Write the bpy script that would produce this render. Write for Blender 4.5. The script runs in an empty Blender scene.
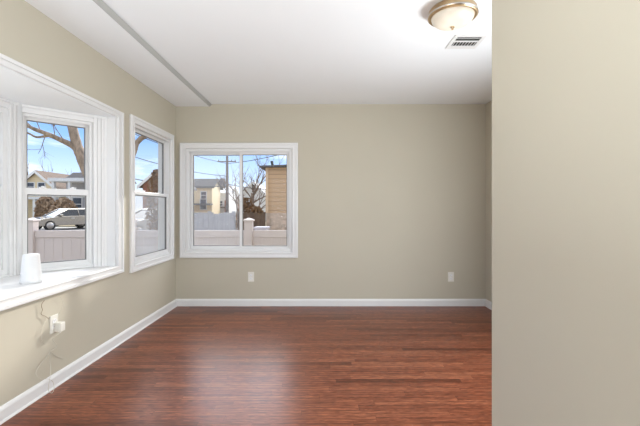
import bpy, bmesh, math, random
from mathutils import Vector, Matrix
PI = math.pi
scene = bpy.context.scene
COL = scene.collection

# ------------------------------------------------------------------ camera
CZ = 1.17                     # camera height over the floor
F = 372.0                     # focal length in pixels of the 640 wide frame
cam_data = bpy.data.cameras.new('camera')
cam = bpy.data.objects.new('camera', cam_data)
COL.objects.link(cam)
cam.location = (0, 0, CZ)
cam.rotation_euler = (PI / 2, 0, 0)
cam_data.sensor_width = 36
cam_data.lens = F / 640 * 36
cam_data.shift_x = -2.0 / 640
cam_data.shift_y = -3.8 / 640
cam_data.clip_start = 0.05
cam_data.clip_end = 500
scene.camera = cam

# ------------------------------------------------------------------ colour management
vs = scene.view_settings
vs.view_transform = 'Standard'
vs.look = 'None'
vs.gamma = 1
vs.use_curve_mapping = False
vs.exposure = 0.24

# ------------------------------------------------------------------ world (winter sky with thin clouds)
SKY_STRENGTH = 1.42
world = bpy.data.worlds.new('sky')
scene.world = world
world.use_nodes = True
wn, wl = world.node_tree.nodes, world.node_tree.links
wn.clear()
tc = wn.new('ShaderNodeTexCoord')
sep = wn.new('ShaderNodeSeparateXYZ')
wl.new(tc.outputs['Generated'], sep.inputs[0])
ramp = wn.new('ShaderNodeValToRGB')
e = ramp.color_ramp.elements
e[0].position = 0.0; e[0].color = (0.80, 0.83, 0.88, 1)
e[1].position = 0.45; e[1].color = (0.80, 0.80, 0.80, 1)
x = e.new(0.07); x.color = (0.54, 0.68, 0.90, 1)
x = e.new(0.26); x.color = (0.24, 0.43, 0.80, 1)
x = e.new(0.17); x.color = (0.24, 0.43, 0.80, 1)
wl.new(sep.outputs['Z'], ramp.inputs[0])
mp = wn.new('ShaderNodeMapping')
mp.inputs['Scale'].default_value = (3.0, 3.0, 14.0)
wl.new(tc.outputs['Generated'], mp.inputs[0])
nz = wn.new('ShaderNodeTexNoise')
nz.inputs['Scale'].default_value = 1.6
nz.inputs['Detail'].default_value = 6
nz.inputs['Roughness'].default_value = 0.6
wl.new(mp.outputs[0], nz.inputs['Vector'])
cr = wn.new('ShaderNodeValToRGB')
cr.color_ramp.elements[0].position = 0.52
cr.color_ramp.elements[1].position = 0.72
wl.new(nz.outputs['Fac'], cr.inputs[0])
mx = wn.new('ShaderNodeMix'); mx.data_type = 'RGBA'
wl.new(cr.outputs['Color'], mx.inputs['Factor'])
wl.new(ramp.outputs[0], mx.inputs['A'])
mx.inputs['B'].default_value = (0.86, 0.90, 0.96, 1)
# unseen brightening added high on the sunny side, feeding the floor sheen
def smooth(sock, a, b):
    q = wn.new('ShaderNodeMapRange'); q.interpolation_type = 'SMOOTHSTEP'
    q.inputs['From Min'].default_value = a; q.inputs['From Max'].default_value = b
    wl.new(sock, q.inputs['Value']); return q.outputs['Result']
sky_boost = wn.new('ShaderNodeMath'); sky_boost.operation = 'MULTIPLY'
wl.new(smooth(sep.outputs['Z'], 0.23, 0.36), sky_boost.inputs[0]); wl.new(smooth(sep.outputs['Y'], 0.15, 0.75), sky_boost.inputs[1])
vstr = wn.new('ShaderNodeMath'); vstr.operation = 'MULTIPLY_ADD'
wl.new(sky_boost.outputs[0], vstr.inputs[0]); vstr.inputs[1].default_value = 4.8; vstr.inputs[2].default_value = SKY_STRENGTH
bg = wn.new('ShaderNodeBackground')
wl.new(vstr.outputs[0], bg.inputs['Strength'])
wl.new(mx.outputs['Result'], bg.inputs['Color'])
wo = wn.new('ShaderNodeOutputWorld')
wl.new(bg.outputs[0], wo.inputs[0])

# ------------------------------------------------------------------ sun: low winter sun behind the neighbours, up right of the back window
SUN_DIR = Vector((0.41, 1.0, 0.437)).normalized()      # towards the sun
sd = bpy.data.lights.new('sun', 'SUN')
sd.energy = 3.5
sd.color = (1.0, 0.95, 0.87)
sd.angle = math.radians(1.2)
sun = bpy.data.objects.new('sun', sd)
COL.objects.link(sun)
sun.rotation_euler = SUN_DIR.to_track_quat('Z', 'Y').to_euler()
sun.location = (6, 20, 12)

# ------------------------------------------------------------------ area lights added out of frame as fill; the bay one boosts its daylight
def area(name, loc, direction, sx, sy, power, color=(1, 1, 1)):
    d = bpy.data.lights.new(name, 'AREA')
    d.shape = 'RECTANGLE'; d.size = sx; d.size_y = sy
    d.energy = power; d.color = color
    o = bpy.data.objects.new(name, d)
    COL.objects.link(o)
    o.location = loc
    o.rotation_euler = Vector(direction).to_track_quat('-Z', 'Y').to_euler()
    return o
area('rear_fill', (-0.55, -2.38, 1.35), (0, 1, 0.30), 2.0, 1.6, 38, (0.92, 0.985, 1.04))  # unseen fill added behind the camera to brighten the room
area('bay_front_daylight', (-2.16, 1.62, 1.20), (1, 0.25, 0.55), 1.1, 0.9, 4, (0.90, 0.98, 1.07))
# upward fill added unseen behind the camera to brighten the ceiling
area('upward_fill_behind_camera', (-0.75, -0.45, 1.0), (0, 0.0, 1), 0.9, 0.9, 68, (0.92, 0.985, 1.04))
# fill light added from the right, hidden behind the near partition; no window there
side_l = area('side_fill', (1.93, 2.30, 1.15), (-1, 0.12, 0.0), 1.2, 1.0, 55, (0.93, 0.985, 1.03))
side_l.data.spread = math.radians(169)

# ------------------------------------------------------------------ materials
def mat(name, color, rough=0.5, metal=0.0, var=0.0, vscale=6.0, bump=0.0, bscale=120.0, spec=0.5, coat=0.0, emit=None, estr=0.0, stretch=(1, 1, 1)):
    m = bpy.data.materials.new(name)
    m.use_nodes = True
    n, l = m.node_tree.nodes, m.node_tree.links
    b = n['Principled BSDF']
    b.inputs['Base Color'].default_value = (*color, 1)
    b.inputs['Roughness'].default_value = rough
    b.inputs['Metallic'].default_value = metal
    b.inputs['Specular IOR Level'].default_value = spec
    b.inputs['Coat Weight'].default_value = coat
    if emit:
        b.inputs['Emission Color'].default_value = (*emit, 1)
        b.inputs['Emission Strength'].default_value = estr
    t = n.new('ShaderNodeTexCoord')
    if var > 0:
        mpn = n.new('ShaderNodeMapping'); mpn.inputs['Scale'].default_value = stretch
        l.new(t.outputs['Object'], mpn.inputs[0])
        z = n.new('ShaderNodeTexNoise'); z.inputs['Scale'].default_value = vscale; z.inputs['Detail'].default_value = 4
        l.new(mpn.outputs[0], z.inputs['Vector'])
        r = n.new('ShaderNodeValToRGB')
        r.color_ramp.elements[0].position = 0.3; r.color_ramp.elements[1].position = 0.7
        r.color_ramp.elements[0].color = (*[max(0, c * (1 - var)) for c in color], 1)
        r.color_ramp.elements[1].color = (*[min(1, c * (1 + var)) for c in color], 1)
        l.new(z.outputs['Fac'], r.inputs[0]); l.new(r.outputs[0], b.inputs['Base Color'])
    if bump > 0:
        z2 = n.new('ShaderNodeTexNoise'); z2.inputs['Scale'].default_value = bscale; z2.inputs['Detail'].default_value = 3
        l.new(t.outputs['Object'], z2.inputs['Vector'])
        bp = n.new('ShaderNodeBump'); bp.inputs['Strength'].default_value = bump; bp.inputs['Distance'].default_value = 0.01
        l.new(z2.outputs['Fac'], bp.inputs['Height']); l.new(bp.outputs[0], b.inputs['Normal'])
    return m

def glass(name, tint=(0.96, 0.97, 0.98), refl=1.0):
    m = bpy.data.materials.new(name); m.use_nodes = True
    n, l = m.node_tree.nodes, m.node_tree.links
    n.clear()
    tr = n.new('ShaderNodeBsdfTransparent'); tr.inputs[0].default_value = (*tint, 1)
    gl = n.new('ShaderNodeBsdfGlossy'); gl.inputs['Roughness'].default_value = 0.02
    fr = n.new('ShaderNodeLayerWeight'); fr.inputs['Blend'].default_value = 0.5
    pw = n.new('ShaderNodeMath'); pw.operation = 'POWER'; pw.inputs[1].default_value = 4.0
    l.new(fr.outputs['Facing'], pw.inputs[0])
    mu = n.new('ShaderNodeMath'); mu.operation = 'MULTIPLY_ADD'; mu.inputs[1].default_value = 0.45 * refl; mu.inputs[2].default_value = 0.004 * refl
    l.new(pw.outputs[0], mu.inputs[0])
    ms = n.new('ShaderNodeMixShader')
    l.new(mu.outputs[0], ms.inputs[0]); l.new(tr.outputs[0], ms.inputs[1]); l.new(gl.outputs[0], ms.inputs[2])
    o = n.new('ShaderNodeOutputMaterial'); l.new(ms.outputs[0], o.inputs[0])
    return m

def screen_mat(name, amount, color=(0.75, 0.76, 0.78)):
    m = bpy.data.materials.new(name); m.use_nodes = True
    n, l = m.node_tree.nodes, m.node_tree.links
    n.clear()
    tr = n.new('ShaderNodeBsdfTransparent')
    df = n.new('ShaderNodeBsdfDiffuse'); df.inputs[0].default_value = (*color, 1)
    tl = n.new('ShaderNodeBsdfTranslucent'); tl.inputs[0].default_value = (*color, 1)
    ad = n.new('ShaderNodeMixShader'); ad.inputs[0].default_value = 0.5
    l.new(df.outputs[0], ad.inputs[1]); l.new(tl.outputs[0], ad.inputs[2])
    ms = n.new('ShaderNodeMixShader'); ms.inputs[0].default_value = amount
    l.new(tr.outputs[0], ms.inputs[1]); l.new(ad.outputs[0], ms.inputs[2])
    o = n.new('ShaderNodeOutputMaterial'); l.new(ms.outputs[0], o.inputs[0])
    return m

def wood_floor():
    m = bpy.data.materials.new('red_oak_floor'); m.use_nodes = True
    n, l = m.node_tree.nodes, m.node_tree.links
    b = n['Principled BSDF']
    t = n.new('ShaderNodeTexCoord')
    s = n.new('ShaderNodeSeparateXYZ'); l.new(t.outputs['Object'], s.inputs[0])
    def math_(op, a, bb=None):
        q = n.new('ShaderNodeMath'); q.operation = op
        for i, v in enumerate((a, bb)):
            if v is None: continue
            if isinstance(v, (int, float)): q.inputs[i].default_value = v
            else: l.new(v, q.inputs[i])
        return q.outputs[0]
    W = 0.057
    row_f = math_('DIVIDE', s.outputs['Y'], W)
    row = math_('FLOOR', row_f)
    wn1 = n.new('ShaderNodeTexWhiteNoise'); wn1.noise_dimensions = '1D'; l.new(row, wn1.inputs['W'])
    off = math_('MULTIPLY', wn1.outputs['Value'], 7.0)
    xs = math_('ADD', math_('DIVIDE', s.outputs['X'], 0.85), off)
    pl = math_('FLOOR', xs)
    cmb = n.new('ShaderNodeCombineXYZ'); l.new(row, cmb.inputs[0]); l.new(pl, cmb.inputs[1])
    wn2 = n.new('ShaderNodeTexWhiteNoise'); wn2.noise_dimensions = '2D'; l.new(cmb.outputs[0], wn2.inputs['Vector'])
    # grain: noise drawn out along the strips, shifted per strip
    cmb2 = n.new('ShaderNodeCombineXYZ')
    l.new(math_('ADD', math_('MULTIPLY', s.outputs['X'], 4.0), math_('MULTIPLY', wn2.outputs['Value'], 37.0)), cmb2.inputs[0])
    l.new(math_('MULTIPLY', s.outputs['Y'], 34.0), cmb2.inputs[1])
    l.new(math_('MULTIPLY', wn2.outputs['Value'], 11.0), cmb2.inputs[2])
    g = n.new('ShaderNodeTexNoise'); g.inputs['Scale'].default_value = 1.6; g.inputs['Detail'].default_value = 5; g.inputs['Distortion'].default_value = 1.6
    l.new(cmb2.outputs[0], g.inputs['Vector'])
    wv = n.new('ShaderNodeTexWave'); wv.wave_type = 'BANDS'; wv.bands_direction = 'Y'
    wv.inputs['Scale'].default_value = 0.30; wv.inputs['Distortion'].default_value = 8.0; wv.inputs['Detail'].default_value = 3
    wv.inputs['Detail Scale'].default_value = 0.9
    cmb3 = n.new('ShaderNodeCombineXYZ')
    l.new(math_('ADD', math_('MULTIPLY', s.outputs['X'], 5.0), math_('MULTIPLY', wn2.outputs['Value'], 53.0)), cmb3.inputs[0])
    l.new(math_('MULTIPLY', s.outputs['Y'], 34.0), cmb3.inputs[1]); l.new(math_('MULTIPLY', wn2.outputs['Value'], 17.0), cmb3.inputs[2])
    l.new(cmb3.outputs[0], wv.inputs['Vector'])
    r1 = n.new('ShaderNodeValToRGB')
    el = r1.color_ramp.elements
    el[0].position = 0.0; el[0].color = (0.088, 0.023, 0.010, 1)
    el[1].position = 1.0; el[1].color = (0.215, 0.070, 0.033, 1)
    q = el.new(0.12); q.color = (0.142, 0.040, 0.018, 1)
    q = el.new(0.6); q.color = (0.172, 0.051, 0.024, 1)
    l.new(wn2.outputs['Value'], r1.inputs[0])
    r2 = n.new('ShaderNodeValToRGB')
    r2.color_ramp.elements[0].position = 0.34; r2.color_ramp.elements[0].color = (0.74, 0.71, 0.71, 1)
    r2.color_ramp.elements[1].position = 0.66; r2.color_ramp.elements[1].color = (1.10, 1.10, 1.10, 1)
    l.new(g.outputs['Fac'], r2.inputs[0])
    r3 = n.new('ShaderNodeValToRGB')
    r3.color_ramp.elements[0].position = 0.05; r3.color_ramp.elements[0].color = (0.66, 0.60, 0.60, 1)
    r3.color_ramp.elements[1].position = 0.5; r3.color_ramp.elements[1].color = (1.14, 1.14, 1.14, 1)
    l.new(wv.outputs['Fac'], r3.inputs[0])
    def mul(a, c, f=1.0):
        k = n.new('ShaderNodeMix'); k.data_type = 'RGBA'; k.blend_type = 'MULTIPLY'; k.inputs['Factor'].default_value = f
        l.new(a, k.inputs['A']); l.new(c, k.inputs['B']); return k.outputs['Result']
    c = mul(mul(r1.outputs[0], r2.outputs[0]), r3.outputs[0], 0.8)
    # open-pored oak figure: short pale flecks
    fl = n.new('ShaderNodeTexNoise'); fl.inputs['Scale'].default_value = 1.5; fl.inputs['Detail'].default_value = 4; fl.inputs['Distortion'].default_value = 2.5
    l.new(cmb3.outputs[0], fl.inputs['Vector'])
    r4 = n.new('ShaderNodeValToRGB')
    r4.color_ramp.elements[0].position = 0.40; r4.color_ramp.elements[0].color = (0.86, 0.84, 0.84, 1)
    r4.color_ramp.elements[1].position = 0.64; r4.color_ramp.elements[1].color = (1.65, 1.78, 1.85, 1)
    l.new(fl.outputs['Fac'], r4.inputs[0])
    c = mul(c, r4.outputs[0])
    # joints
    fy = math_('FRACT', row_f); fx = math_('FRACT', xs)
    jy = math_('LESS_THAN', fy, 0.03); jx = math_('LESS_THAN', fx, 0.003)
    j = math_('MAXIMUM', jy, jx)
    k = n.new('ShaderNodeMix'); k.data_type = 'RGBA'
    l.new(math_('MULTIPLY', j, 0.55), k.inputs['Factor']); l.new(c, k.inputs['A']); k.inputs['B'].default_value = (0.035, 0.012, 0.008, 1)
    l.new(k.outputs['Result'], b.inputs['Base Color'])
    rr = math_('ADD', 0.25, math_('MULTIPLY', g.outputs['Fac'], 0.12))
    l.new(rr, b.inputs['Roughness'])
    b.inputs['Specular IOR Level'].default_value = 0.3
    hb = math_('SUBTRACT', math_('MULTIPLY', g.outputs['Fac'], 0.35), j)
    bp = n.new('ShaderNodeBump'); bp.inputs['Strength'].default_value = 0.025; bp.inputs['Distance'].default_value = 0.003
    l.new(hb, bp.inputs['Height']); l.new(bp.outputs[0], b.inputs['Normal'])
    return m

def siding(name, color, pitch=0.16, dark=0.72):
    m = mat(name, color, 0.7)
    n, l = m.node_tree.nodes, m.node_tree.links
    b = n['Principled BSDF']
    t = n.new('ShaderNodeTexCoord'); s = n.new('ShaderNodeSeparateXYZ'); l.new(t.outputs['Object'], s.inputs[0])
    d = n.new('ShaderNodeMath'); d.operation = 'DIVIDE'; l.new(s.outputs['Z'], d.inputs[0]); d.inputs[1].default_value = pitch
    f = n.new('ShaderNodeMath'); f.operation = 'FRACT'; l.new(d.outputs[0], f.inputs[0])
    r = n.new('ShaderNodeValToRGB')
    r.color_ramp.elements[0].position = 0.0; r.color_ramp.elements[0].color = (*[c * dark for c in color], 1)
    r.color_ramp.elements[1].position = 0.22; r.color_ramp.elements[1].color = (*color, 1)
    l.new(f.outputs[0], r.inputs[0]); l.new(r.outputs[0], b.inputs['Base Color'])
    bp = n.new('ShaderNodeBump'); bp.inputs['Strength'].default_value = 0.6; bp.inputs['Distance'].default_value = 0.02
    l.new(f.outputs[0], bp.inputs['Height']); l.new(bp.outputs[0], b.inputs['Normal'])
    return m

M = {}
M['wall'] = mat('beige_wall_paint', (0.520, 0.480, 0.390), 0.75, var=0.012, vscale=2, bump=0.03, bscale=220, spec=0.25)
M['partition'] = mat('cream_wall_paint', (0.520, 0.480, 0.390), 0.75, var=0.012, vscale=2, bump=0.03, bscale=220, spec=0.25)
M['ceiling'] = mat('white_ceiling_paint', (0.88, 0.90, 0.915), 0.85, var=0.01, vscale=1.5, bump=0.04, bscale=160, spec=0.2)
M['trim'] = mat('white_gloss_trim', (0.745, 0.74, 0.735), 0.35, var=0.01, vscale=8)
M['trim_grey'] = mat('grey_edge_strip', (0.44, 0.45, 0.43), 0.5, var=0.02)  # even grey for the ceiling step edge, darker than the ceiling
M['vinyl'] = mat('white_window_vinyl', (0.735, 0.73, 0.725), 0.32, var=0.01, vscale=8)
M['gasket'] = mat('dark_glazing_gasket', (0.16, 0.155, 0.15), 0.5, var=0.05)
M['floor'] = wood_floor()
M['glass'] = glass('window_glass')
M['screen'] = screen_mat('insect_screen_mesh', 0.07)
M['screen_dense'] = screen_mat('insect_screen_dense', 0.26)
M['plastic'] = mat('ivory_plastic', (0.76, 0.74, 0.68), 0.35, var=0.02)
M['white_plastic'] = mat('white_plastic', (0.83, 0.83, 0.83), 0.3, var=0.01)
M['slot'] = mat('dark_slot', (0.03, 0.03, 0.03), 0.6, var=0.05)
M['cord'] = mat('clear_cord', (0.60, 0.56, 0.48), 0.3, var=0.05)
M['cord_dark'] = mat('bronze_cord', (0.36, 0.28, 0.20), 0.4, var=0.05)
M['ceramic'] = mat('white_ceramic', (0.74, 0.74, 0.74), 0.45, var=0.01)
M['bronze'] = mat('antique_bronze', (0.55, 0.40, 0.24), 0.32, metal=0.85, var=0.15, vscale=14)
M['chrome'] = mat('brushed_nickel', (0.62, 0.60, 0.57), 0.3, metal=1.0, var=0.05)
M['vent_white'] = mat('white_enamel', (0.78, 0.78, 0.77), 0.4, var=0.01)
# outside
M['grass'] = mat('winter_grass', (0.36, 0.31, 0.20), 0.95, var=0.35, vscale=3)
M['asphalt'] = mat('asphalt', (0.22, 0.21, 0.21), 0.9, var=0.15, vscale=8)
M['walk'] = mat('concrete_walk', (0.52, 0.50, 0.46), 0.9, var=0.1, vscale=4)
M['fence'] = mat('white_fence_vinyl', (0.68, 0.60, 0.59), 0.45, var=0.02, vscale=3)
M['fence_grey'] = mat('grey_fence_boards', (0.40, 0.40, 0.44), 0.7, var=0.12, vscale=4)
M['fence_brown'] = mat('brown_fence_boards', (0.14, 0.09, 0.06), 0.8, var=0.25, vscale=5)
M['tan'] = siding('tan_clapboard', (0.60, 0.40, 0.24), 0.17, 0.55)
M['tan_trim'] = mat('tan_trim', (0.72, 0.52, 0.34), 0.7, var=0.06)
M['stone'] = mat('pale_stone_skirt', (0.60, 0.46, 0.36), 0.85, var=0.3, vscale=9)
M['cream'] = siding('cream_clapboard', (0.78, 0.64, 0.42), 0.2, 0.8)
M['white_side'] = siding('white_clapboard', (0.72, 0.72, 0.72), 0.2, 0.85)
M['grey_side'] = siding('grey_clapboard', (0.44, 0.44, 0.46), 0.2, 0.8)
M['pink_side'] = siding('pinkish_clapboard', (0.55, 0.42, 0.38), 0.2, 0.8)
M['roof_grey'] = mat('grey_shingles', (0.11, 0.105, 0.11), 0.9, var=0.25, vscale=10)
M['roof_brown'] = mat('brown_shingles', (0.17, 0.125, 0.10), 0.9, var=0.25, vscale=10)
M['roof_pale'] = mat('pale_frosted_roof', (0.70, 0.71, 0.73), 0.8, var=0.06, vscale=8)
M['housewin'] = mat('dark_house_glass', (0.05, 0.06, 0.08), 0.15, var=0.1)
M['brick'] = mat('red_brick', (0.30, 0.12, 0.08), 0.85, var=0.25, vscale=12)
M['bark'] = mat('grey_brown_bark', (0.29, 0.225, 0.175), 0.9, var=0.4, vscale=12, stretch=(1, 1, 0.25), bump=0.8, bscale=30)
M['twig'] = mat('brown_twigs', (0.20, 0.145, 0.11), 0.9, var=0.25, vscale=6)
M['shrub'] = mat('rusty_brown_leaves', (0.22, 0.125, 0.06), 0.9, var=0.4, vscale=4)
M['hedge'] = mat('tawny_winter_hedge', (0.34, 0.24, 0.16), 0.9, var=0.4, vscale=2)
M['pole'] = mat('weathered_pole', (0.13, 0.10, 0.09), 0.9, var=0.2, vscale=6)
M['transformer'] = mat('grey_transformer', (0.13, 0.115, 0.13), 0.6, var=0.08)
M['wire'] = mat('black_wire', (0.06, 0.06, 0.07), 0.7, var=0.1)
M['car_dark'] = mat('dark_car_paint', (0.34, 0.30, 0.25), 0.22, metal=0.5, coat=1.0, var=0.03)
M['car_white'] = mat('white_car_paint', (0.70, 0.69, 0.66), 0.25, coat=1.0, var=0.02)
M['car_grey'] = mat('silver_car_paint', (0.42, 0.44, 0.44), 0.25, metal=0.4, coat=1.0, var=0.02)
M['car_red'] = mat('maroon_car_paint', (0.22, 0.06, 0.05), 0.25, coat=1.0, var=0.02)
M['carglass'] = mat('tinted_car_glass', (0.05, 0.055, 0.065), 0.08, var=0.1)
M['tyre'] = mat('tyre_rubber', (0.025, 0.025, 0.025), 0.8, var=0.1)
M['rim'] = mat('alloy_rim', (0.50, 0.46, 0.42), 0.35, metal=0.8, var=0.05)
M['headlight'] = mat('clear_headlight', (0.8, 0.8, 0.78), 0.1, var=0.02)
M['taillight'] = mat('red_taillight', (0.5, 0.03, 0.02), 0.2, var=0.05)
M['box'] = mat('pale_lilac_plastic', (0.55, 0.52, 0.58), 0.6, var=0.04)
def bowl_mat():
    m = mat('alabaster_glass', (0.62, 0.58, 0.50), 0.35, var=0.05, vscale=9)
    n, l = m.node_tree.nodes, m.node_tree.links
    b = n['Principled BSDF']
    t = n.new('ShaderNodeTexCoord'); z = n.new('ShaderNodeTexNoise'); z.inputs['Scale'].default_value = 5
    z.inputs['Detail'].default_value = 3
    l.new(t.outputs['Object'], z.inputs['Vector'])
    r = n.new('ShaderNodeValToRGB')
    r.color_ramp.elements[0].position = 0.32; r.color_ramp.elements[0].color = (1.0, 0.66, 0.30, 1)
    r.color_ramp.elements[1].position = 0.62; r.color_ramp.elements[1].color = (1.0, 0.93, 0.80, 1)
    l.new(z.outputs['Fac'], r.inputs[0]); l.new(r.outputs[0], b.inputs['Emission Color'])
    b.inputs['Emission Strength'].default_value = 0.17
    return m
M['bowl'] = bowl_mat()

# ------------------------------------------------------------------ mesh helpers
class MB:
    """collects shapes, then links them as ONE mesh object"""
    def __init__(self):
        self.v = []; self.f = []; self.sm = []
    def add(self, vs_, fs, smooth=False):
        k = len(self.v)
        self.v += [Vector(p) for p in vs_]
        for f in fs:
            self.f.append([i + k for i in f]); self.sm.append(smooth)
        return self
    def box(self, a, b, T=None):
        (x0, y0, z0), (x1, y1, z1) = a, b
        x0, x1 = min(x0, x1), max(x0, x1); y0, y1 = min(y0, y1), max(y0, y1); z0, z1 = min(z0, z1), max(z0, z1)
        p = [Vector(q) for q in ((x0, y0, z0), (x1, y0, z0), (x1, y1, z0), (x0, y1, z0), (x0, y0, z1), (x1, y0, z1), (x1, y1, z1), (x0, y1, z1))]
        if T is not None: p = [T @ q for q in p]
        return self.add(p, [(0, 3, 2, 1), (4, 5, 6, 7), (0, 1, 5, 4), (1, 2, 6, 5), (2, 3, 7, 6), (3, 0, 4, 7)])
    def frame(self, x0, x1, z0, z1, w, y0, y1, wb=None, wt=None):
        """a mitred rectangular ring in the local x-z plane"""
        wb = w if wb is None else wb; wt = w if wt is None else wt
        o = [(x0, z0), (x1, z0), (x1, z1), (x0, z1)]
        i = [(x0 + w, z0 + wb), (x1 - w, z0 + wb), (x1 - w, z1 - wt), (x0 + w, z1 - wt)]
        p = [(a, y0, b) for a, b in o] + [(a, y0, b) for a, b in i] + [(a, y1, b) for a, b in o] + [(a, y1, b) for a, b in i]
        fs = []
        for k in range(4):
            n = (k + 1) % 4
            fs += [(k, n, 4 + n, 4 + k), (8 + k, 12 + k, 12 + n, 8 + n), (k, 8 + k, 8 + n, n), (4 + k, 4 + n, 12 + n, 12 + k)]
        return self.add(p, fs)
    def prism(self, poly, axis, a, b, T=None):
        """polygon (two coords) extruded along axis from a to b"""
        def P(u, v, w):
            return {'x': (w, u, v), 'y': (u, w, v), 'z': (u, v, w)}[axis]
        n = len(poly)
        p = [Vector(P(u, v, a)) for u, v in poly] + [Vector(P(u, v, b)) for u, v in poly]
        if T is not None: p = [T @ q for q in p]
        fs = [tuple(range(n))[::-1], tuple(range(n, 2 * n))]
        fs += [(i, (i + 1) % n, n + (i + 1) % n, n + i) for i in range(n)]
        return self.add(p, fs)
    def lathe(self, prof, n=32, c=(0, 0, 0), smooth=True):
        p = []; fs = []
        for r, z in prof:
            for k in range(n):
                t = 2 * PI * k / n
                p.append((c[0] + r * math.cos(t), c[1] + r * math.sin(t), c[2] + z))
        for i in range(len(prof) - 1):
            for k in range(n):
                a = i * n + k; b = i * n + (k + 1) % n
                fs.append((a, b, b + n, a + n))
        fs.append(tuple(range(n))[::-1]); fs.append(tuple(range((len(prof) - 1) * n, len(prof) * n)))
        return self.add(p, fs, smooth)
    def tube(self, pts, r, n=8, smooth=True):
        pts = [Vector(q) for q in pts]
        rs = r if isinstance(r, (list, tuple)) else [r] * len(pts)
        p = []; fs = []
        prev = None
        for i, q in enumerate(pts):
            d = (pts[min(i + 1, len(pts) - 1)] - pts[max(i - 1, 0)])
            d = d.normalized() if d.length > 1e-9 else Vector((0, 0, 1))
            if prev is None:
                u = d.orthogonal().normalized()
            else:
                u = prev - d * prev.dot(d)
                u = u.normalized() if u.length > 1e-6 else d.orthogonal().normalized()
            prev = u
            w = d.cross(u)
            for k in range(n):
                t = 2 * PI * k / n
                p.append(q + (u * math.cos(t) + w * math.sin(t)) * rs[i])
        for i in range(len(pts) - 1):
            for k in range(n):
                a = i * n + k; b = i * n + (k + 1) % n
                fs.append((a, b, b + n, a + n))
        fs.append(tuple(range(n))[::-1]); fs.append(tuple(range((len(pts) - 1) * n, len(pts) * n)))
        return self.add(p, fs, smooth)
    def build(self, name, m, parent=None, bevel=0.0, loc=None):
        me = bpy.data.meshes.new(name)
        me.from_pydata([tuple(q) for q in self.v], [], self.f)
        for pl, s in zip(me.polygons, self.sm): pl.use_smooth = s
        bm = bmesh.new(); bm.from_mesh(me)
        bmesh.ops.recalc_face_normals(bm, faces=bm.faces)
        bm.to_mesh(me); bm.free()
        me.materials.append(m)
        o = bpy.data.objects.new(name, me)
        COL.objects.link(o)
        if parent is not None: o.parent = parent
        if loc is not None: o.location = loc
        if bevel > 0:
            bv = o.modifiers.new('edge', 'BEVEL'); bv.width = bevel; bv.segments = 2; bv.limit_method = 'ANGLE'
        return o

def tag(o, label=None, cat=None, group=None, kind=None):
    if label: o['label'] = label
    if cat: o['category'] = cat
    if group: o['group'] = group
    if kind: o['kind'] = kind
    return o
def empty(name, loc=(0, 0, 0), rz=0.0):
    o = bpy.data.objects.new(name, None); COL.objects.link(o)
    o.empty_display_size = 0.1
    o.location = loc; o.rotation_euler = (0, 0, rz)
    return o
def thing(name, label, cat, loc=(0, 0, 0), rz=0.0, group=None):
    return tag(empty(name, loc, rz), label, cat, group)
def struct(name, mb, m, label, parent=None, bevel=0.0):
    return tag(mb.build(name, m, parent, bevel), label, None, None, 'structure')
def at(x, y, Y):
    return Vector(((x - 322) / F * Y, Y, CZ - (y - 209.2) / F * Y))
def copy_tree(o, parent=None):
    c = o.copy(); COL.objects.link(c)
    if parent is not None: c.parent = parent
    for ch in list(o.children): copy_tree(ch, c)
    return c

# ================================================================== the room
H = 2.44
XL, XR, YB = -1.768, 1.98, 4.5
YR = -2.5                                # wall behind the camera
XE = XR                                  # far right wall of the part behind the partition
TH = 0.13
GZ = -0.25                               # ground outside

def wall_grid(mb, axis, a, b, us, zs, holes):
    """slab between a and b along axis ('x' or 'y'), with rectangular holes (u0,u1,z0,z1)"""
    us = sorted(set(us + [h[0] for h in holes] + [h[1] for h in holes]))
    zs = sorted(set(zs + [h[2] for h in holes] + [h[3] for h in holes]))
    def P(w, u, z): return (w, u, z) if axis == 'x' else (u, w, z)
    def solid(i, j):
        if i < 0 or j < 0 or i >= len(us) - 1 or j >= len(zs) - 1: return False
        cu, cz = (us[i] + us[i + 1]) / 2, (zs[j] + zs[j + 1]) / 2
        return not any(h[0] < cu < h[1] and h[2] < cz < h[3] for h in holes)
    for i in range(len(us) - 1):
        for j in range(len(zs) - 1):
            if not solid(i, j): continue
            u0, u1, z0, z1 = us[i], us[i + 1], zs[j], zs[j + 1]
            for w in (a, b):
                mb.add([P(w, u0, z0), P(w, u1, z0), P(w, u1, z1), P(w, u0, z1)], [(0, 1, 2, 3)])
            if not solid(i - 1, j): mb.add([P(a, u0, z0), P(b, u0, z0), P(b, u0, z1), P(a, u0, z1)], [(0, 1, 2, 3)])
            if not solid(i + 1, j): mb.add([P(a, u1, z0), P(b, u1, z0), P(b, u1, z1), P(a, u1, z1)], [(0, 1, 2, 3)])
            if not solid(i, j - 1): mb.add([P(a, u0, z0), P(b, u0, z0), P(b, u1, z0), P(a, u1, z0)], [(0, 1, 2, 3)])
            if not solid(i, j + 1): mb.add([P(a, u0, z1), P(b, u0, z1), P(b, u1, z1), P(a, u1, z1)], [(0, 1, 2, 3)])
    return mb
def wall_obj(name, mb, m, label):
    o = struct(name, mb, m, label)
    bm = bmesh.new(); bm.from_mesh(o.data)
    bmesh.ops.remove_doubles(bm, verts=bm.verts, dist=1e-5)
    bmesh.ops.recalc_face_normals(bm, faces=bm.faces)
    bm.to_mesh(o.data); bm.free()
    return o

# bay opening and windows
BY0, BY1, BZ0, BZ1 = 0.80, 3.19, 0.685, 1.958
W2 = (3.412, 4.394, 0.582, 2.044)        # double-hung on the left wall: outer casing y0 y1 z0 z1
W3 = (-1.716, -0.290, 0.582, 1.972)      # slider on the back wall: outer casing x0 x1 z0 z1
C = 0.07                                 # casing width
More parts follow.
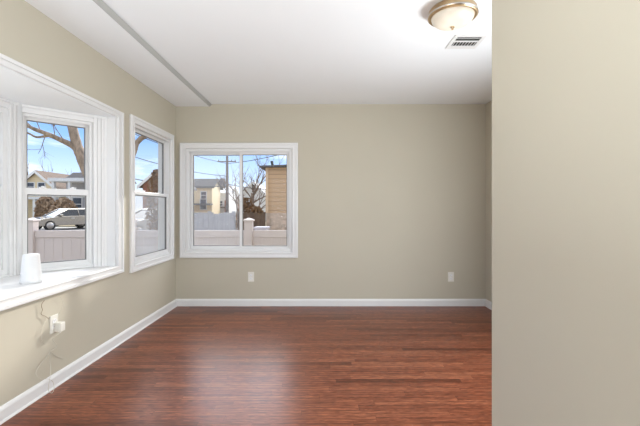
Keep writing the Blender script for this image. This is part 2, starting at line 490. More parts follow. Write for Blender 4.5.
# floor, ceiling
struct('floor', MB().box((XL - TH, YR - TH, -0.12), (XE + TH, YB + TH, 0)), M['floor'], 'glossy red-brown oak strip floor')
struct('ceiling', MB().box((-1.33, YR - TH, H), (XE + TH, YB + TH, H + 0.15)), M['ceiling'], 'white flat ceiling')
struct('ceiling_left', MB().prism([(XL - TH, 2.411), (-1.364, 2.411), (-1.364, 2.440), (-1.330, 2.440), (-1.330, H + 0.15), (XL - TH, H + 0.15)], 'y', YR - TH, YB + TH),
       M['ceiling'], 'slightly lower white ceiling strip along the window wall')
struct('ceiling_roof', MB().prism([(XL - 0.5, H + 0.15), (XE + 0.4, H + 0.15), (XE - 1.6, H + 1.0), (XL + 1.5, H + 1.0)], 'y', YR - 0.5, YB + 0.4), M['roof_grey'], 'grey house roof')
struct('trim_7', MB().prism([(-1.3638, 2.4112), (-1.359, 2.4112), (-1.333, 2.431), (-1.331, 2.4355), (-1.3638, 2.4355)], 'y', YR, YB), M['trim_grey'], 'grey strip along the edge of the lower ceiling strip')
# walls
wall_obj('wall_left', wall_grid(MB(), 'x', XL, XL - TH, [YR, YB + TH], [-0.12, H + 0.1],
         [(BY0 - 0.03, BY1 + 0.03, BZ0 - 0.03, BZ1 + 0.03), (W2[0] + C, W2[1] - C, W2[2] + C, W2[3] - C)]), M['wall'], 'beige left wall with the bay window')
wall_obj('wall_back', wall_grid(MB(), 'y', YB, YB + TH, [XL, XR + TH], [-0.12, H + 0.1],
         [(W3[0] + C, W3[1] - C, W3[2] + C, W3[3] - C)]), M['wall'], 'beige back wall with the sliding window')
struct('wall_right', MB().box((XR, YR, -0.12), (XR + TH, YB, H + 0.1)), M['wall'], 'beige right wall beyond the partition')
PX, PY = 0.6835, 1.50
struct('wall_near', MB().box((PX, YR, 0), (PX + 0.13, PY, H)), M['partition'], 'cream partition wall running past the camera on the right', bevel=0.003)
wall_obj('wall_rear', wall_grid(MB(), 'y', YR, YR - TH, [XL, XE + TH], [-0.12, H + 0.1], [(-1.55, 0.45, 0.55, 2.15)]), M['wall'], 'wall behind the camera with a wide window')
# baseboards: profile in (depth from wall, z)
BB = [(0, 0), (0.015, 0), (0.015, 0.066), (0.011, 0.076), (0.006, 0.083), (0, 0.086)]
struct('baseboard_left', MB().prism([(XL + d, z) for d, z in BB], 'y', YR, YB), M['trim'], 'white baseboard of the left wall')
struct('baseboard_back', MB().prism([(YB - d, z) for d, z in BB], 'x', XL, XR), M['trim'], 'white baseboard of the back wall')
struct('baseboard_right', MB().prism([(XR - d, z) for d, z in BB], 'y', YR, YB), M['trim'], 'white baseboard of the right wall')
# shoe moulding shadows the joint
struct('trim_1', MB().prism([(XL + 0.015, 0), (XL + 0.024, 0), (XL + 0.022, 0.008), (XL + 0.015, 0.012)], 'y', YR, YB - 0.024), M['trim'], 'small shoe moulding along the left baseboard')

# ------------------------------------------------------------------ windows
def casing(parent, x0, x1, z0, z1, w=0.07, proud=0.02):
    m = MB()
    m.frame(x0, x1, z0, z1, w, -proud, 0.0)
    m.frame(x0 + 0.004, x1 - 0.004, z0 + 0.004, z1 - 0.004, 0.022, -proud - 0.006, -proud + 0.004)
    m.frame(x0 + w - 0.016, x1 - w + 0.016, z0 + w - 0.016, z1 - w + 0.016, 0.012, -proud - 0.003, -proud + 0.004)
    return m.build('casing', M['trim'], parent, bevel=0.003)
def sash(parent, name, x0, x1, z0, z1, y0, y1, st, bt=None, tp=None):
    bt = st if bt is None else bt; tp = st if tp is None else tp
    s = MB().frame(x0, x1, z0, z1, st, y0, y1, bt, tp).build(name, M['vinyl'], parent, bevel=0.003)
    gx0, gx1, gz0, gz1 = x0 + st, x1 - st, z0 + bt, z1 - tp
    ym = (y0 + y1) / 2
    MB().frame(gx0 - 0.001, gx1 + 0.001, gz0 - 0.001, gz1 + 0.001, 0.007, ym - 0.009, ym + 0.009).build('gasket', M['gasket'], s)
    MB().box((gx0 - 0.004, ym - 0.003, gz0 - 0.004), (gx1 + 0.004, ym + 0.003, gz1 + 0.004)).build('pane', M['glass'], s)
    return s
def double_hung(name, label, loc, rz, x0, x1, z0, z1, zr, depth, setback, fr=0.025, st=0.03, rail=0.05, screen=None):
    """frame from x0..x1 z0..z1 in the local plane; y grows outwards; zr = height of the check rail"""
    r = tag(empty(name, loc, rz), label, None, None, 'structure')
    s = setback
    MB().frame(x0, x1, z0, z1, fr, s, s + depth).build('window_frame', M['vinyl'], r, bevel=0.002)
    # inner stops
    MB().frame(x0 + fr, x1 - fr, z0 + fr, z1 - fr, 0.008, s + 0.001, s + 0.012).build('stop_bead', M['vinyl'], r)
    a, b = x0 + fr + 0.0005, x1 - fr - 0.0005
    lo = sash(r, 'lower_sash', a, b, z0 + fr + 0.0005, zr + rail / 2, s + 0.013, s + 0.043, st, st + 0.008, rail * 0.8)
    up = sash(r, 'upper_sash', a, b, zr - rail / 2, z1 - fr - 0.0005, s + 0.045, s + 0.075, st, rail * 0.8, st)
    xm = (a + b) / 2
    for q in (-0.25, 0.25):
        k = MB()
        px_ = xm + q * (b - a) * 0.9
        k.box((px_ - 0.022, s + 0.016, zr + rail / 2), (px_ + 0.022, s + 0.036, zr + rail / 2 + 0.006))
        k.lathe([(0.009, 0), (0.009, 0.010), (0.006, 0.012)], 12, (px_, s + 0.026, zr + rail / 2 + 0.006))
        k.box((px_ - 0.004, s + 0.010, zr + rail / 2 + 0.008), (px_ + 0.024, s + 0.02, zr + rail / 2 + 0.014))
        k.build('sash_lock', M['white_plastic'], lo)
    if screen:
        MB().box((a + 0.004, s + depth - 0.008, z0 + fr + 0.004), (b - 0.004, s + depth - 0.006, zr)).build('insect_screen', screen, r)
    return r

# window_2: double-hung on the left wall
w2 = double_hung('window_2', 'white double-hung window between the bay and the room corner', (XL, 0, 0), PI / 2,
                 W2[0] + C, W2[1] - C, W2[2] + C, W2[3] - C, 1.323, TH, 0.0, fr=0.018, st=0.032, rail=0.042, screen=M['screen_dense'])
casing(w2, *W2, w=C)

# window_3: horizontal slider on the back wall
w3 = tag(empty('window_3', (0, YB, 0)), 'white two-panel sliding window on the back wall', None, None, 'structure')
casing(w3, *W3, w=C)
x0, x1, z0, z1 = W3[0] + C, W3[1] - C, W3[2] + C, W3[3] - C
MB().frame(x0, x1, z0, z1, 0.032, 0.0, TH).build('window_frame', M['vinyl'], w3, bevel=0.003)
MB().frame(x0 + 0.032, x1 - 0.032, z0 + 0.032, z1 - 0.032, 0.006, 0.004, 0.014).build('stop_bead', M['vinyl'], w3)
sash(w3, 'left_sash', x0 + 0.0325, -0.972, z0 + 0.0325, z1 - 0.0325, 0.058, 0.085, 0.034)
rs_ = sash(w3, 'right_sash', -1.004, x1 - 0.0325, z0 + 0.0325, z1 - 0.0325, 0.028, 0.056, 0.034)
lk = MB().box((-1.003, 0.014, 1.27), (-0.985, 0.028, 1.33)).build('sash_lock', M['white_plastic'], rs_, bevel=0.003)
sc_ = MB().box((x0 + 0.04, 0.112, z0 + 0.04), (-0.985, 0.114, z1 - 0.04)).build('insect_screen', M['screen'], w3)

# ------------------------------------------------------------------ bay window
A = Vector((-1.845, 3.19, 0)); S_ = 0.416
CX, CY = A.x - S_, A.y - S_              # far corner of the bay
NY = BY0 + S_                            # near corner y
bay_lab = 'white boxed bay with angled side windows on the left wall'
bay = MB()
poly = [(XL - 0.001, BY0), (XL - 0.001, BY1), (A.x, BY1), (CX, CY), (CX, NY), (A.x, BY0)]
struct('ceiling_bay', MB().prism([(XL - 0.001, BY0 - 0.028), (XL - 0.001, BY1 + 0.028), (A.x - 0.03, BY1 + 0.028), (CX - 0.12, CY + 0.05), (CX - 0.12, NY - 0.05), (A.x - 0.03, BY0 - 0.028)], 'z', BZ1, BZ1 + 0.028),
       M['ceiling'], 'white head board of the bay window')
# jambs between the wall and the angled sides
for nm, y_, s in (('trim_2', BY1, 1), ('trim_3', BY0, -1)):
    struct(nm, MB().box((XL - 0.002, y_ - 0.0, BZ0), (A.x - 0.01, y_ + s * 0.03, BZ1)), M['trim'], 'white jamb board of the bay opening')
# angled and front panels as windows with side trim boards
L45 = S_ * math.sqrt(2)
def bay_side(name, label, loc, rz, mirror):
    # local x along the panel seen from inside, left to right
    if not mirror: f0, f1 = 0.012, L45 - 0.105
    else: f0, f1 = 0.105, L45 - 0.012
    r = double_hung(name, label, loc, rz, f0, f1, 0.700, 1.897, 1.302, 0.09, 0.012, fr=0.014, st=0.026, rail=0.062)
    t = MB()
    # head and sill boards
    t.box((0, 0.0, BZ0 - 0.12), (L45, 0.10, 0.700)); t.box((0, 0.0, 1.897), (L45, 0.10, BZ1))
    if not mirror:
        t.box((f1, 0.0, 0.7), (L45, 0.10, 1.897)); t.box((0, 0.0, 0.7), (f0, 0.10, 1.897))
        q0, q1 = f1, L45
    else:
        t.box((0, 0.0, 0.7), (f0, 0.10, 1.897)); t.box((f1, 0.0, 0.7), (L45, 0.10, 1.897))
        q0, q1 = 0, f0
    t.build('side_board', M['trim'], r)
    g = MB()                               # fluted casing strips
    w_ = q1 - q0
    for a_, b_, pr in ((0.04, 0.26, 0.010), (0.34, 0.52, 0.006), (0.60, 0.72, 0.010), (0.80, 0.97, 0.004)):
        g.box((q0 + a_ * w_, -pr, BZ0), (q0 + b_ * w_, 0.001, BZ1 - 0.001))
    g.box((f0 - 0.004, -0.008, 1.897), (f1 + 0.004, 0.001, 1.925))
    g.box((0, -0.012, 1.938), (L45, 0.001, BZ1 - 0.001))
    g.box((f0, -0.010, 0.688), (f1, 0.012, 0.704))
    g.build('fluted_casing', M['trim'], r, bevel=0.0015)
    return r
bay_side('window_1', 'white double-hung window in the angled far side of the bay', (CX, CY, 0), PI / 4, False)
bay_side('window_4', 'angled near side window of the bay', (A.x, BY0, 0), 3 * PI / 4, True)
wf = double_hung('window_5', 'front window of the bay facing the street', (CX, NY, 0), PI / 2, 0.10, CY - NY - 0.085, 0.70, 1.897, 1.302, 0.09, 0.012, fr=0.03, st=0.04, rail=0.062)
t = MB(); Lf = CY - NY
t.box((0, 0, BZ0 - 0.12), (Lf, 0.10, 0.70)); t.box((0, 0, 1.897), (Lf, 0.10, BZ1)); t.box((0, 0, 0.7), (0.10, 0.10, 1.897)); t.box((Lf - 0.085, 0, 0.7), (Lf, 0.10, 1.897))
t.build('side_board', M['trim'], wf)
g = MB()
for a_, b_, pr in ((0.004, 0.022, 0.008), (0.034, 0.056, 0.010), (0.068, 0.084, 0.006)):
    g.box((Lf - b_, -pr, BZ0), (Lf - a_, 0.001, BZ1 - 0.001)); g.box((a_, -pr, BZ0), (b_, 0.001, BZ1 - 0.001))
g.box((0, -0.012, 1.938), (Lf, 0.001, BZ1 - 0.001))
g.build('fluted_casing', M['trim'], wf, bevel=0.0015)
# corner posts of the bay
struct('trim_4', MB().lathe([(0.022, BZ0), (0.022, BZ1)], 12, (CX - 0.002, CY + 0.004, 0)), M['trim'], 'round corner bead where the bay sides meet')
# stool and picture-frame casing
stool = MB().prism([(XL - 0.002, BY0 - 0.028), (XL - 0.002, BY1 + 0.028), (A.x, BY1 + 0.028), (CX, CY), (CX, NY), (A.x, BY0 - 0.028)], 'z', BZ0 - 0.026, BZ0)
stool_o = struct('trim_5', stool, M['trim'], 'white sill board of the bay window')
bc = tag(empty('trim_6', (XL, 0, 0), PI / 2), 'white casing framing the bay opening', None, None, 'structure')
m_ = MB()
y0c, y1c, z0c, z1c = BY0 - 0.09, BY1 + 0.09, BZ0 - 0.072, BZ1 + 0.062
m_.frame(y0c, y1c, z0c, z1c, 0.088, -0.020, 0.0, 0.070, 0.060)
m_.frame(y0c + 0.004, y1c - 0.004, z0c + 0.004, z1c - 0.004, 0.024, -0.028, -0.018)
m_.frame(y0c + 0.070, y1c - 0.070, z0c + 0.054, z1c - 0.046, 0.014, -0.024, -0.018)
m_.build('casing', M['trim'], bc, bevel=0.003)

# ================================================================== things in the room
def outlet(loc, rz, label, parent_parts=True):
    o = thing('wall_outlet', label, 'outlet', loc, rz, 'wall outlets')
    # local: y = -out of wall towards the room, plate centred on x,z
    MB().box((-0.036, -0.006, -0.058), (0.036, 0.0, 0.058)).build('cover_plate', M['plastic'], o, bevel=0.002)
    for dz in (-0.020, 0.020):
        r = MB()
    
        pts = [(0.017 * math.cos(2 * PI * k / 20), max(-0.0135, min(0.0135, 0.017 * math.sin(2 * PI * k / 20))) + dz) for k in range(20)]
        r.prism(pts, 'y', -0.0085, -0.004)
        rr = r.build('receptacle', M['white_plastic'], o)
        sl = MB()
        sl.box((-0.0075, -0.0089, dz - 0.001), (-0.0055, -0.008, dz + 0.008)); sl.box((0.0055, -0.0089, dz + 0.0), (0.0075, -0.008, dz + 0.007))
        sl.box((-0.002, -0.0089, dz - 0.009), (0.002, -0.008, dz - 0.005))
        sl.build('slot', M['slot'], rr)
    MB().prism([(0.003 * math.cos(2 * PI * k / 10), 0.003 * math.sin(2 * PI * k / 10)) for k in range(10)], 'y', -0.0072, -0.005).build('screw', M['chrome'], o)
    return o
outlet((-0.858, YB, 0.352), 0, 'white outlet on the back wall below the sliding window')
outlet((1.559, YB, 0.352), 0, 'white outlet on the back wall near the right corner')
OY, OZ = 2.45, 0.415
outlet((XL, OY, OZ), PI / 2, 'white outlet on the left wall under the bay, plug adapter in it')
# plug adapter in the left outlet
ad = thing('plug_adapter', 'white plug adapter sticking out of the left wall outlet', 'plug', (XL + 0.0093, OY + 0.012, OZ - 0.022), PI / 2)
MB().box((-0.022, -0.046, -0.030), (0.022, 0.0, 0.030)).build('adapter_body', M['plastic'], ad, bevel=0.005)
MB().lathe([(0.006, -0.012), (0.005, 0.0)], 12, (0, -0.025, -0.030)).build('cord_relief', M['plastic'], ad)
def smooth_path(pts, n=8):
    P = [Vector(p) for p in pts]; out = []
    for i in range(len(P) - 1):
        p0, p1, p2, p3 = P[max(i - 1, 0)], P[i], P[i + 1], P[min(i + 2, len(P) - 1)]
        for k in range(n):
            t = k / n
            out.append(0.5 * ((2 * p1) + (p2 - p0) * t + (2 * p0 - 5 * p1 + 4 * p2 - p3) * t * t + (3 * p1 - p0 - 3 * p2 + p3) * t ** 3))
    out.append(P[-1]); return out
def on_wall(x, y, off=0.012):
    """point just in front of the left wall that lies on this line of sight"""
    X = XL + off; Y = X * F / (x - 322)
    return Vector((X, Y, CZ - (y - 209.2) / F * Y))
tag(MB().tube(smooth_path([on_wall(44.5, 300, .02), on_wall(41.5, 305), on_wall(42.5, 310), on_wall(41.3, 314), on_wall(46, 316.5), on_wall(49, 319, .016)]), 0.0019, 6).build('power_cord', M['cord_dark']),
    'thin brown cord hanging in a kink from the bay sill', 'cord')
tag(MB().tube(smooth_path([on_wall(59, 294, .02), on_wall(62, 300), on_wall(63, 305), on_wall(60.5, 311), on_wall(58, 317), on_wall(56, 323, .055)]), 0.0013, 6).build('power_cord', M['cord']),
    'thin pale cord hanging from the bay sill right of the brown one', 'cord')
adp = Vector((XL + 0.0093 + 0.025, OY + 0.012, OZ - 0.022 - 0.043))
tag(MB().tube(smooth_path([adp, on_wall(52.5, 339, .03), on_wall(57, 346, .02), on_wall(50, 352, .014), on_wall(46, 358, .012), on_wall(39, 366, .014), on_wall(36, 374, .02), on_wall(41, 379, .022), on_wall(48, 379, .032), on_wall(53, 382, .04),
      on_wall(54, 389, .055), on_wall(51.5, 393, .06), on_wall(48.2, 389, .05), on_wall(50.5, 374, .034), on_wall(50.5, 366, .022), on_wall(50, 352, .012), on_wall(56, 356, .012), on_wall(63, 358.5, .012)]), 0.0015, 6).build('power_cord', M['cord']),
    'thin clear cord looping from the plug adapter down to the floor', 'cord')
tag(MB().tube(smooth_path([on_wall(47, 318, .014), on_wall(43, 326), on_wall(41, 334), on_wall(42, 341), on_wall(45, 344, .012)]), 0.0011, 6).build('power_cord', M['cord']),
    'short pale cord bowing out left of the outlet under the bay', 'cord')

# white tapered cylinder on the sill
vz = thing('tapered_vase', 'white tapered cylinder standing on the bay window sill', 'vase', (-1.925, 2.462, BZ0))
MB().lathe([(0.057, 0.0), (0.060, 0.003), (0.060, 0.022), (0.0585, 0.03), (0.0465, 0.174), (0.0465, 0.182), (0.0445, 0.186), (0.040, 0.187)], 36).build('body', M['ceramic'], vz)
MB().lathe([(0.040, 0.1865), (0.039, 0.189), (0.010, 0.190)], 36).build('top_cap', M['white_plastic'], vz)

# ceiling lamp
LX, LY = 0.828, 2.36
lamp = thing('ceiling_light', 'bronze-rimmed flush ceiling light with a glowing glass bowl', 'ceiling light', (LX, LY, H))
lamp.scale = (0.93, 0.93, 0.95)
MB().lathe([(0.080, 0.0), (0.150, -0.004), (0.158, -0.016), (0.160, -0.034), (0.163, -0.040), (0.163, -0.052), (0.156, -0.058), (0.146, -0.060), (0.138, -0.054), (0.13, -0.030)], 56).build('canopy_rim', M['bronze'], lamp)
MB().lathe([(0.164, -0.041), (0.1655, -0.046), (0.164, -0.051)], 56).build('bead_ring', M['chrome'], lamp)
prof = [(0.140, -0.050)] + [(0.140 * math.cos(t), -0.054 - 0.066 * math.sin(t)) for t in [PI / 2 * k / 12 for k in range(12)]] + [(0.006, -0.120)]
MB().lathe(prof, 56).build('glass_bowl', M['bowl'], lamp)
MB().lathe([(0.004, -0.118), (0.015, -0.120), (0.014, -0.124), (0.006, -0.127), (0.008, -0.132), (0.006, -0.138), (0.002, -0.140)], 20).build('finial', M['bronze'], lamp)
pl = bpy.data.lights.new('ceiling_light_glow', 'POINT'); pl.energy = 0.6; pl.color = (1, 0.86, 0.66); pl.shadow_soft_size = 0.1
plo = bpy.data.objects.new('ceiling_light_glow', pl); COL.objects.link(plo); plo.location = (LX, LY, H - 0.30)

# ceiling register
VX0, VX1, VY0, VY1 = 0.972, 1.205, 2.705, 2.935
vent = thing('ceiling_vent', 'white louvred air register in the ceiling behind the lamp', 'vent', ((VX0 + VX1) / 2, (VY0 + VY1) / 2, H))
hx, hy = (VX1 - VX0) / 2, (VY1 - VY0) / 2
f_ = MB()
f_.box((-hx, -hy, -0.006), (hx, -hy + 0.030, 0)); f_.box((-hx, hy - 0.050, -0.006), (hx, hy, 0)); f_.box((-hx, -hy + 0.03, -0.006), (-hx + 0.026, hy - 0.05, 0)); f_.box((hx - 0.026, -hy + 0.03, -0.006), (hx, hy - 0.05, 0))
f_.box((-hx + 0.026, -0.022, -0.006), (hx - 0.026, -0.004, -0.001))
f_.build('register_frame', M['vent_white'], vent)
MB().box((-hx + 0.02, -hy + 0.02, -0.0012), (hx - 0.02, hy - 0.045, -0.0002)).build('duct_opening', M['slot'], vent)
ns = 8
for k in range(ns):
    xk = -hx + 0.026 + (2 * hx - 0.052) * (k + 0.5) / ns
    MB().box((xk - 0.0014, -0.004, -0.0050), (xk + 0.0014, hy - 0.050, -0.001)).build('louvre', M['vent_white'], vent)
for k in range(1):
    yk = -hy + 0.050 + 0.026 * k
    T = Matrix.Translation((0, yk, -0.0045)) @ Matrix.Rotation(math.radians(70), 4, 'X')
    MB().box((-hx + 0.026, -0.0045, -0.0006), (hx - 0.026, 0.0045, 0.0006), T).build('louvre', M['vent_white'], vent)

# ================================================================== outside
struct('ground_lawn', MB().box((-60, -20, GZ - 0.4), (40, 90, GZ)), M['grass'], 'winter lawn')
struct('ground_street', MB().prism([(-60, 16.5), (8, 16.5), (8, 26.8), (-60, 26.8)], 'z', GZ, GZ + 0.02), M['asphalt'], 'street')
struct('ground_sidewalk', MB().prism([(-60, 27.0), (8, 27.0), (8, 28.6), (-60, 28.6)], 'z', GZ, GZ + 0.06), M['walk'], 'sidewalk across the street')

# --- white vinyl fence at y = 6
FY = 6.0; FT = 0.83
fence = thing('vinyl_fence', 'white panel fence with capped posts right outside the windows', 'fence', (0, FY, GZ))
fz = FT - GZ
posts = [-11.68, -9.93, -8.18, -6.43, -4.68, -3.08, -1.18, 0.65]
for i, px_ in enumerate(posts):
    MB().box((px_ - 0.064, -0.064, 0), (px_ + 0.064, 0.064, fz + 0.15)).build('post', M['fence'], fence, bevel=0.006)
    MB().add([(px_ - 0.08, -0.08, fz + 0.15), (px_ + 0.08, -0.08, fz + 0.15), (px_ + 0.08, 0.08, fz + 0.15), (px_ - 0.08, 0.08, fz + 0.15),
              (px_ - 0.08, -0.08, fz + 0.17), (px_ + 0.08, -0.08, fz + 0.17), (px_ + 0.08, 0.08, fz + 0.17), (px_ - 0.08, 0.08, fz + 0.17), (px_, 0, fz + 0.205)],
             [(0, 1, 2, 3), (0, 1, 5, 4), (1, 2, 6, 5), (2, 3, 7, 6), (3, 0, 4, 7), (4, 5, 8), (5, 6, 8), (6, 7, 8), (7, 4, 8)]).build('post_cap', M['fence'], fence)
for a, b in zip(posts[:-1], posts[1:]):
    a += 0.064; b -= 0.064
    MB().box((a, -0.025, fz - 0.115), (b, 0.025, fz)).build('rail', M['fence'], fence, bevel=0.004)
    MB().box((a, -0.025, 0.05), (b, 0.025, 0.19)).build('rail', M['fence'], fence, bevel=0.004)
    p = MB(); n = max(1, round((b - a) / 0.15)); w = (b - a) / n
    for k in range(n):
        p.box((a + k * w + 0.002, -0.011, 0.18), (a + (k + 1) * w - 0.002, 0.011, fz - 0.11))
    p.box((a, -0.006, 0.18), (b, 0.006, fz - 0.11))
    p.build('board_panel', M['fence'], fence)

# --- grey and brown board fences farther back
def board_fence(name, label, x0, x1, y, top, m, bw=0.16):
    f = thing(name, label, 'fence', ((x0 + x1) / 2, y, GZ))
    hw = (x1 - x0) / 2; h = top - GZ
    n = max(2, round(2 * hw / bw)); b = MB()
    rnd = random.Random(5)
    for k in range(n):
        a = -hw + 2 * hw * k / n
        b.box((a + 0.004, -0.012, 0.04), (a + 2 * hw / n - 0.004, 0.012, h + rnd.uniform(-0.03, 0.02)))
    b.build('board_panel', m, f)
    for q in (0.25, 0.8): MB().box((-hw, 0.012, h * q), (hw, 0.05, h * q + 0.08)).build('rail', m, f)
    for q in (-hw + 0.05, 0, hw - 0.05):
        MB().box((q - 0.05, 0.05, 0), (q + 0.05, 0.14, h + 0.05)).build('post', m, f)
    return f
board_fence('board_fence', 'grey board fence beyond the white fence, left half of sliding window', -4.5, -2.82, 12.0, 1.05, M['fence_grey'])
board_fence('board_fence', 'dark brown board fence between pole and tan house', -3.05, -2.05, 13.4, 1.02, M['fence_brown'], 0.12)
bx_ = thing('storage_box', 'pale lilac lidded box just behind the white fence', 'box', (-1.29, 8.0, GZ))
MB().box((-0.13, -0.2, 0), (0.13, 0.2, 1.0)).build('box_body', M['box'], bx_, bevel=0.01)
MB().box((-0.145, -0.215, 1.0), (0.145, 0.215, 1.045)).build('lid', M['box'], bx_, bevel=0.01)

# --- houses
def windows_on(house, specs, depth_y, m=None):
    for (x0, z0, w, h) in specs:
        fr = MB().frame(x0 - 0.08, x0 + w + 0.08, z0 - 0.08, z0 + h + 0.08, 0.08, depth_y - 0.06, depth_y).build('window_frame', M['vinyl'], house)
        MB().box((x0, depth_y - 0.02, z0), (x0 + w, depth_y, z0 + h)).build('pane', M['housewin'], fr)
        MB().box((x0, depth_y - 0.04, z0 + h / 2 - 0.03), (x0 + w, depth_y - 0.015, z0 + h / 2 + 0.03)).build('glazing_bar', M['vinyl'], fr)
def gable_house(label, cx, y, w, d, eave, ridge, wall_m, roof_m, wins, gable_front=True, over=0.35, rz=0.0):
    h = thing('house', label, 'house', (cx, y, GZ), rz)
    e_, r_ = eave - GZ, ridge - GZ
    if gable_front:
        MB().prism([(-w / 2, 0), (w / 2, 0), (w / 2, e_), (0, r_), (-w / 2, e_)], 'y', 0, d).build('wall', wall_m, h)
        sl = (r_ - e_) / (w / 2); t_ = 0.18
        ro = MB()
        for s in (-1, 1):
            xo = s * (w / 2 + over); zo = e_ - sl * over
            ro.prism([(0, r_ + 0.02), (xo, zo + 0.02), (xo, zo + t_ + 0.02), (0, r_ + t_ + 0.02)], 'y', -over, d + over)
        ro.build('roof', roof_m, h)
        bg_ = MB()
        for s in (-1, 1):
            xo = s * (w / 2 + over); zo = e_ - sl * over
            bg_.prism([(0, r_ - 0.12), (xo, zo - 0.12), (xo, zo + t_), (0, r_ + t_)], 'y', -over - 0.05, -over)
        bg_.build('barge_board', M['trim'], h)
    else:
        MB().prism([(0, 0), (d, 0), (d, e_), (d / 2, r_), (0, e_)], 'x', -w / 2, w / 2).build('wall', wall_m, h)
        sl = (r_ - e_) / (d / 2); t_ = 0.18
        ro = MB()
        ro.prism([(d / 2, r_ + 0.02), (-over, e_ - sl * over + 0.02), (-over, e_ - sl * over + t_), (d / 2, r_ + t_)], 'x', -w / 2 - over, w / 2 + over)
        ro.prism([(d / 2, r_ + 0.02), (d + over, e_ - sl * over + 0.02), (d + over, e_ - sl * over + t_), (d / 2, r_ + t_)], 'x', -w / 2 - over, w / 2 + over)
        ro.build('roof', roof_m, h)
    windows_on(h, wins, 0.0)
    return h
# cream gable house and the white porch house (seen in the bay)
Y1 = 40.0
c1 = at(44, 0, Y1).x
h1 = gable_house('cream gabled house across the street with a brown roof', c1 - 0.75, Y1, 5.0, 7, 3.1, 5.15, M['cream'], M['roof_brown'],
                 [(-1.0, 3.35, 0.7, 0.9), (0.15, 3.35, 0.7, 0.9), (-2.2, 1.2, 0.9, 1.3), (1.2, 1.2, 0.9, 1.3)])
MB().box((-2.6, -1.7, 2.45), (2.6, 0.0, 2.7)).build('porch_roof', M['roof_pale'], h1)
for q in (-2.4, -0.9, 0.9, 2.4):
    MB().box((q - 0.14, -1.6, 0), (q + 0.14, -1.32, 2.45)).build('porch_column', M['trim'], h1)
Y2 = 37.0
xa, xb = at(52, 0, Y2).x, at(93, 0, Y2).x
h2 = thing('house', 'white porch house across the street with a turret dormer', 'house', ((xa + xb) / 2, Y2, GZ))
hw = (xb - xa) / 2
zt = at(0, 178, Y2).z - GZ; zb = at(0, 181.5, Y2).z - GZ
MB().box((-hw - 0.1, 2.2, 0), (hw + 0.1, 8, zt)).build('wall', M['grey_side'], h2)
MB().box((-hw - 0.3, -0.2, zb), (hw + 0.3, 2.3, zt)).build('porch_roof', M['roof_pale'], h2)
MB().box((-hw, 0, 0), (hw, 2.2, 0.7)).build('porch_floor', M['walk'], h2)
for xx in (53, 69, 87):
    q = at(xx, 0, Y2).x - (xa + xb) / 2
    MB().box((q - 0.13, -0.02, 0.7), (q + 0.13, 0.24, zb)).build('porch_column', M['trim'], h2)
rl = MB()
for k in range(28):
    q = -hw + 0.2 + (2 * hw - 0.4) * k / 27
    rl.box((q - 0.02, 0.08, 0.8), (q + 0.02, 0.12, 1.5))
rl.box((-hw, 0.05, 1.5), (hw, 0.15, 1.58)); rl.box((-hw, 0.05, 0.78), (hw, 0.15, 0.84))
rl.build('porch_railing', M['trim'], h2)
MB().prism([(2.0, zt), (8.2, zt), (6.5, zt + 0.9), (3.6, zt + 0.9)], 'x', -hw - 0.3, hw + 0.3).build('roof', M['roof_grey'], h2)
windows_on(h2, [(-1.4, 1.3, 0.9, 1.3), (0.9, 1.3, 0.9, 1.3)], 2.2)
dz0, dz1 = zt + 0.1, at(0, 170, Y2).z - GZ
dx = at(77.5, 0, Y2).x - (xa + xb) / 2
do = MB().box((dx - 0.6, 2.4, dz0), (dx + 0.6, 4.0, dz1)).build('turret', M['white_side'], h2)
MB().lathe([(0.80, dz1), (0.78, dz1 + 0.12), (0.55, dz1 + 0.42), (0.25, dz1 + 0.58), (0.02, dz1 + 0.62)], 16, (dx, 3.2, 0)).build('turret_roof', M['roof_pale'], do)
for q in (-0.3, 0.3):
    MB().box((dx + q - 0.14, 2.36, dz1 - 0.62), (dx + q + 0.14, 2.4, dz1 - 0.2)).build('pane', M['housewin'], do)
# reddish house far left of the pole, seen in the double-hung window
h3 = gable_house('small reddish brick house behind the tall brown shrub', at(158, 0, 34).x, 34, 2.8, 5, 3.4, 4.6, M['brick'], M['roof_grey'], [(-0.9, 1.6, 0.7, 1.1), (0.3, 1.6, 0.7, 1.1)])
# houses in the sliding window
Y4 = 45
h4 = gable_house('cream house with a dark grey roof at the left of sliding window', at(193, 0, Y4).x, Y4, 4.6, 3.6, at(0, 187, Y4).z, at(0, 179, Y4).z, M['cream'], M['roof_grey'],
                 [(0.9, 1.4, 0.7, 1.2), (1.0, 2.7, 0.6, 0.8), (-1.5, 1.4, 0.7, 1.2)], gable_front=False)
MB().box((-2.3, -1.2, 1.9), (2.4, 0.02, 2.1)).build('porch_roof', M['roof_grey'], h4)
Y5 = 50
h5 = gable_house('white house with brown porch posts left of the utility pole', at(221, 0, Y5).x, Y5, 2.0, 5, at(0, 193, Y5).z, at(0, 186, Y5).z, M['white_side'], M['roof_pale'], [(-0.15, 1.9, 0.35, 0.6)], gable_front=False)
for q in (-0.75, -0.2, 0.7):
    MB().box((q - 0.09, -0.5, 0), (q + 0.09, -0.32, 2.6)).build('porch_post', M['brick'], h5)
MB().box((-0.95, -0.6, 1.55), (0.95, 0.0, 1.75)).build('porch_roof', M['roof_brown'], h5)
Y6 = 46
h6 = gable_house('white house with pale roof behind bare branches beside tan house', at(253, 0, Y6).x, Y6, 3.4, 7, at(0, 196, Y6).z, at(0, 183, Y6).z, M['white_side'], M['roof_pale'],
                 [(-0.12, at(0, 190, Y6).z - GZ, 0.42, 0.75)])
h7 = gable_house('low pinkish house with brown roof beyond the pole foot', at(236, 0, 62).x, 62, 4.4, 6, at(0, 203, 62).z, at(0, 197, 62).z, M['pink_side'], M['roof_brown'], [(-0.6, 1.0, 0.5, 0.8)], gable_front=False)
